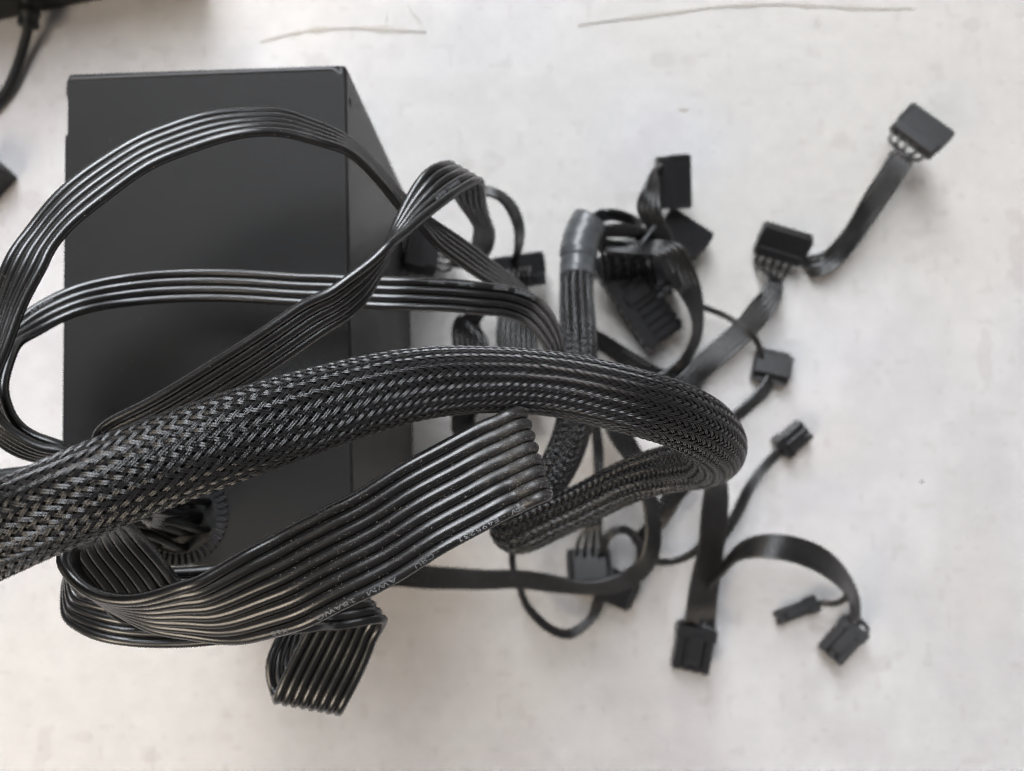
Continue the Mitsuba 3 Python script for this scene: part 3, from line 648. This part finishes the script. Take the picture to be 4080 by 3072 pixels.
# ------------------------------------------------------------------ plug pair below the sleeve
mol = thing('flat_cable', 'cable with a black four pin plug standing below the folded sleeve', 'cable')
Mm = pose((0.0308,-0.0535,0.0130), -1.521, 0.25, 0.0)
peripheral_connector(mol, Mm, 0.0190, 0.0140, 0.0070)
single_wires(mol, [rows(x) for x in ([(25.2,-50.7,14),(25.1,-46.1,17),(26.5,-40.3,20),(29.8,-35.3,22),(33.5,-30,20)], [(28.6,-50.7,14),(28.5,-46,18),(29.2,-40.2,21),(30.9,-34.5,23),(33.9,-29.9,21)], [(32.3,-50.7,14),(32.1,-46,18),(32.1,-40.2,21),(32.5,-34.5,23),(34.4,-29.9,21)], [(35.8,-50.7,14),(35.7,-46.1,17),(35.1,-40.3,20),(34.4,-34.6,22),(35.1,-30,20)], [(37,-50.7,14),(37.2,-45.1,20),(40.2,-39.1,24),(45,-37.8,24),(49.6,-41.6,20),(52.5,-47.9,14),(52.3,-56.1,10)], [(34.9,-51.4,14),(35.6,-43.5,22),(39.2,-36.8,27),(44.7,-35.8,27),(50.8,-40,22),(53.9,-47.2,14),(53.7,-56.1,10)])], 0.00095)
extra_ribbon(mol, [(34.3,-35.3,22,-0.8,0.2,1.7),(34.7,-26.5,20,-1,-0.3,1.6),(34.8,-18.3,18,-1.1,-0.4,1.5),(35,-9,16,-1.5,-0.7,0.9),(34.7,-0.2,15,-1.6,-0.5,0.9),(33.6,9.8,14,-1.3,-0.5,1.3)], 3, 0.0019)
pas = thing('flat_cable', 'thin lead looping round below the plug pair with a long brownish plug', 'cable')
Mp = pose((0.0407,-0.0633,0.0090), -1.994, 0.15, -0.1)
peripheral_connector(pas, Mp, 0.0230, 0.0150, 0.0075)
extra_ribbon(pas, [(38.7,-65.2,10,1.3,-0.1,2.5),(34.8,-70.5,10,1.6,0.2,2.3),(33,-75.7,10,1.4,0.5,2.4),(27.3,-81.2,11,0.3,-0.6,2.8),(21.4,-83.9,12,-0,-0.7,2.8),(13.1,-81.3,13,-0.6,-0.4,2.7),(6.6,-75.6,14,-1,0,2.7),(2.2,-69.6,15,-0.8,0.3,2.7),(-0,-63.4,16,-0.7,0.3,2.8),(-2.8,-55,18,-0.6,0.4,2.7),(-3.3,-47.9,20,-0.8,0.4,2.7),(-1.9,-37.6,20,-0.8,0.3,2.7)], 4, 0.0019)
k, p = flat_cable('pale blue lit flat cable slanting down from the sleeve to the plug pair', [(73.3,-5.1,24,-4,1.3,0),(72.3,-15.3,22,-4.2,0.1,0),(65.7,-24.4,20,-4.2,0.1,0),(60.6,-33.8,18,-2.9,1.9,2.4),(56,-39.6,14,-2.7,1.6,2.7),(52.3,-45,10,-2.1,1.7,3.2)], 5, 0.0021, 8, 0.0015)
k, p = flat_cable('thin blue black lead crossing left from the hanging flat cable', [(80.8,-45,12,-0.7,0.9,1.5),(75.5,-49.9,10,-0.8,0.9,1.4),(68.6,-52.6,8,-0.5,1,1.5),(62.3,-52.8,8,-0.2,1.1,1.6),(55.1,-50.5,8,0,0.9,1.7)], 3, 0.0019, 8, 0.0015)

# ------------------------------------------------------------------ things at the left edge
case = thing('black_case', 'edge of a black case in the top left corner', 'case')
cm = (-0.2303,0.2380,0.0140)
b = rounded_slab(-0.075, 0.075, -0.03, 0.03, -0.014, 0.062, 0.004)
scene[case + '__body'] = mikit.ply(moved(b, trimesh.transformations.translation_matrix(cm) @ trimesh.transformations.rotation_matrix(0.21, [0, 0, 1])), 'rubber_mat', smooth=30)
cord = thing('power_lead', 'black cord with a strain relief hanging from the case in the top left corner', 'cord')
cpth = rows([(-229.5,211.7,14),(-229.8,202.5,13),(-231.9,195.5,10),(-236.5,186.5,6),(-240.6,176.2,4.5),(-245.4,166.7,3.8),(-252.4,158.2,3.6),(-264,148.4,3.6),(-283,143.6,3.6)])
put(cord + '__sheath', tube(curve(cpth, 0.0015), 0.0022, 16), 'rubber_mat', True)
sr = curve(cpth[:3], 0.0008)
sr = sr[int(len(sr) * 0.1):]
nn = np.arange(len(sr))
put(cord + '__strain_relief', tube(sr, np.where((nn // 3) % 2, 0.0052, 0.0046) - 0.0006 * nn / len(nn), 20), 'rubber_mat', 40)
plug = thing('plug', 'black blurred corner of a plug poking in at the left edge', 'plug')
b = rounded_slab(-0.014, 0.014, -0.009, 0.009, -0.008, 0.008, 0.002)
scene[plug + '__body'] = mikit.ply(moved(b, trimesh.transformations.translation_matrix((-0.2549,0.1219,0.0082)) @ trimesh.transformations.rotation_matrix(0.85, [0, 0, 1])), 'rubber_mat', smooth=30)
pin = chamfer_box(0.012, 0.004, 0.004).translate([-0.019, 0, 0])
scene[plug + '__pin'] = mikit.ply(moved(pin, trimesh.transformations.translation_matrix((-0.2549,0.1219,0.0082)) @ trimesh.transformations.rotation_matrix(0.85, [0, 0, 1])), 'edge_mat', smooth=30)
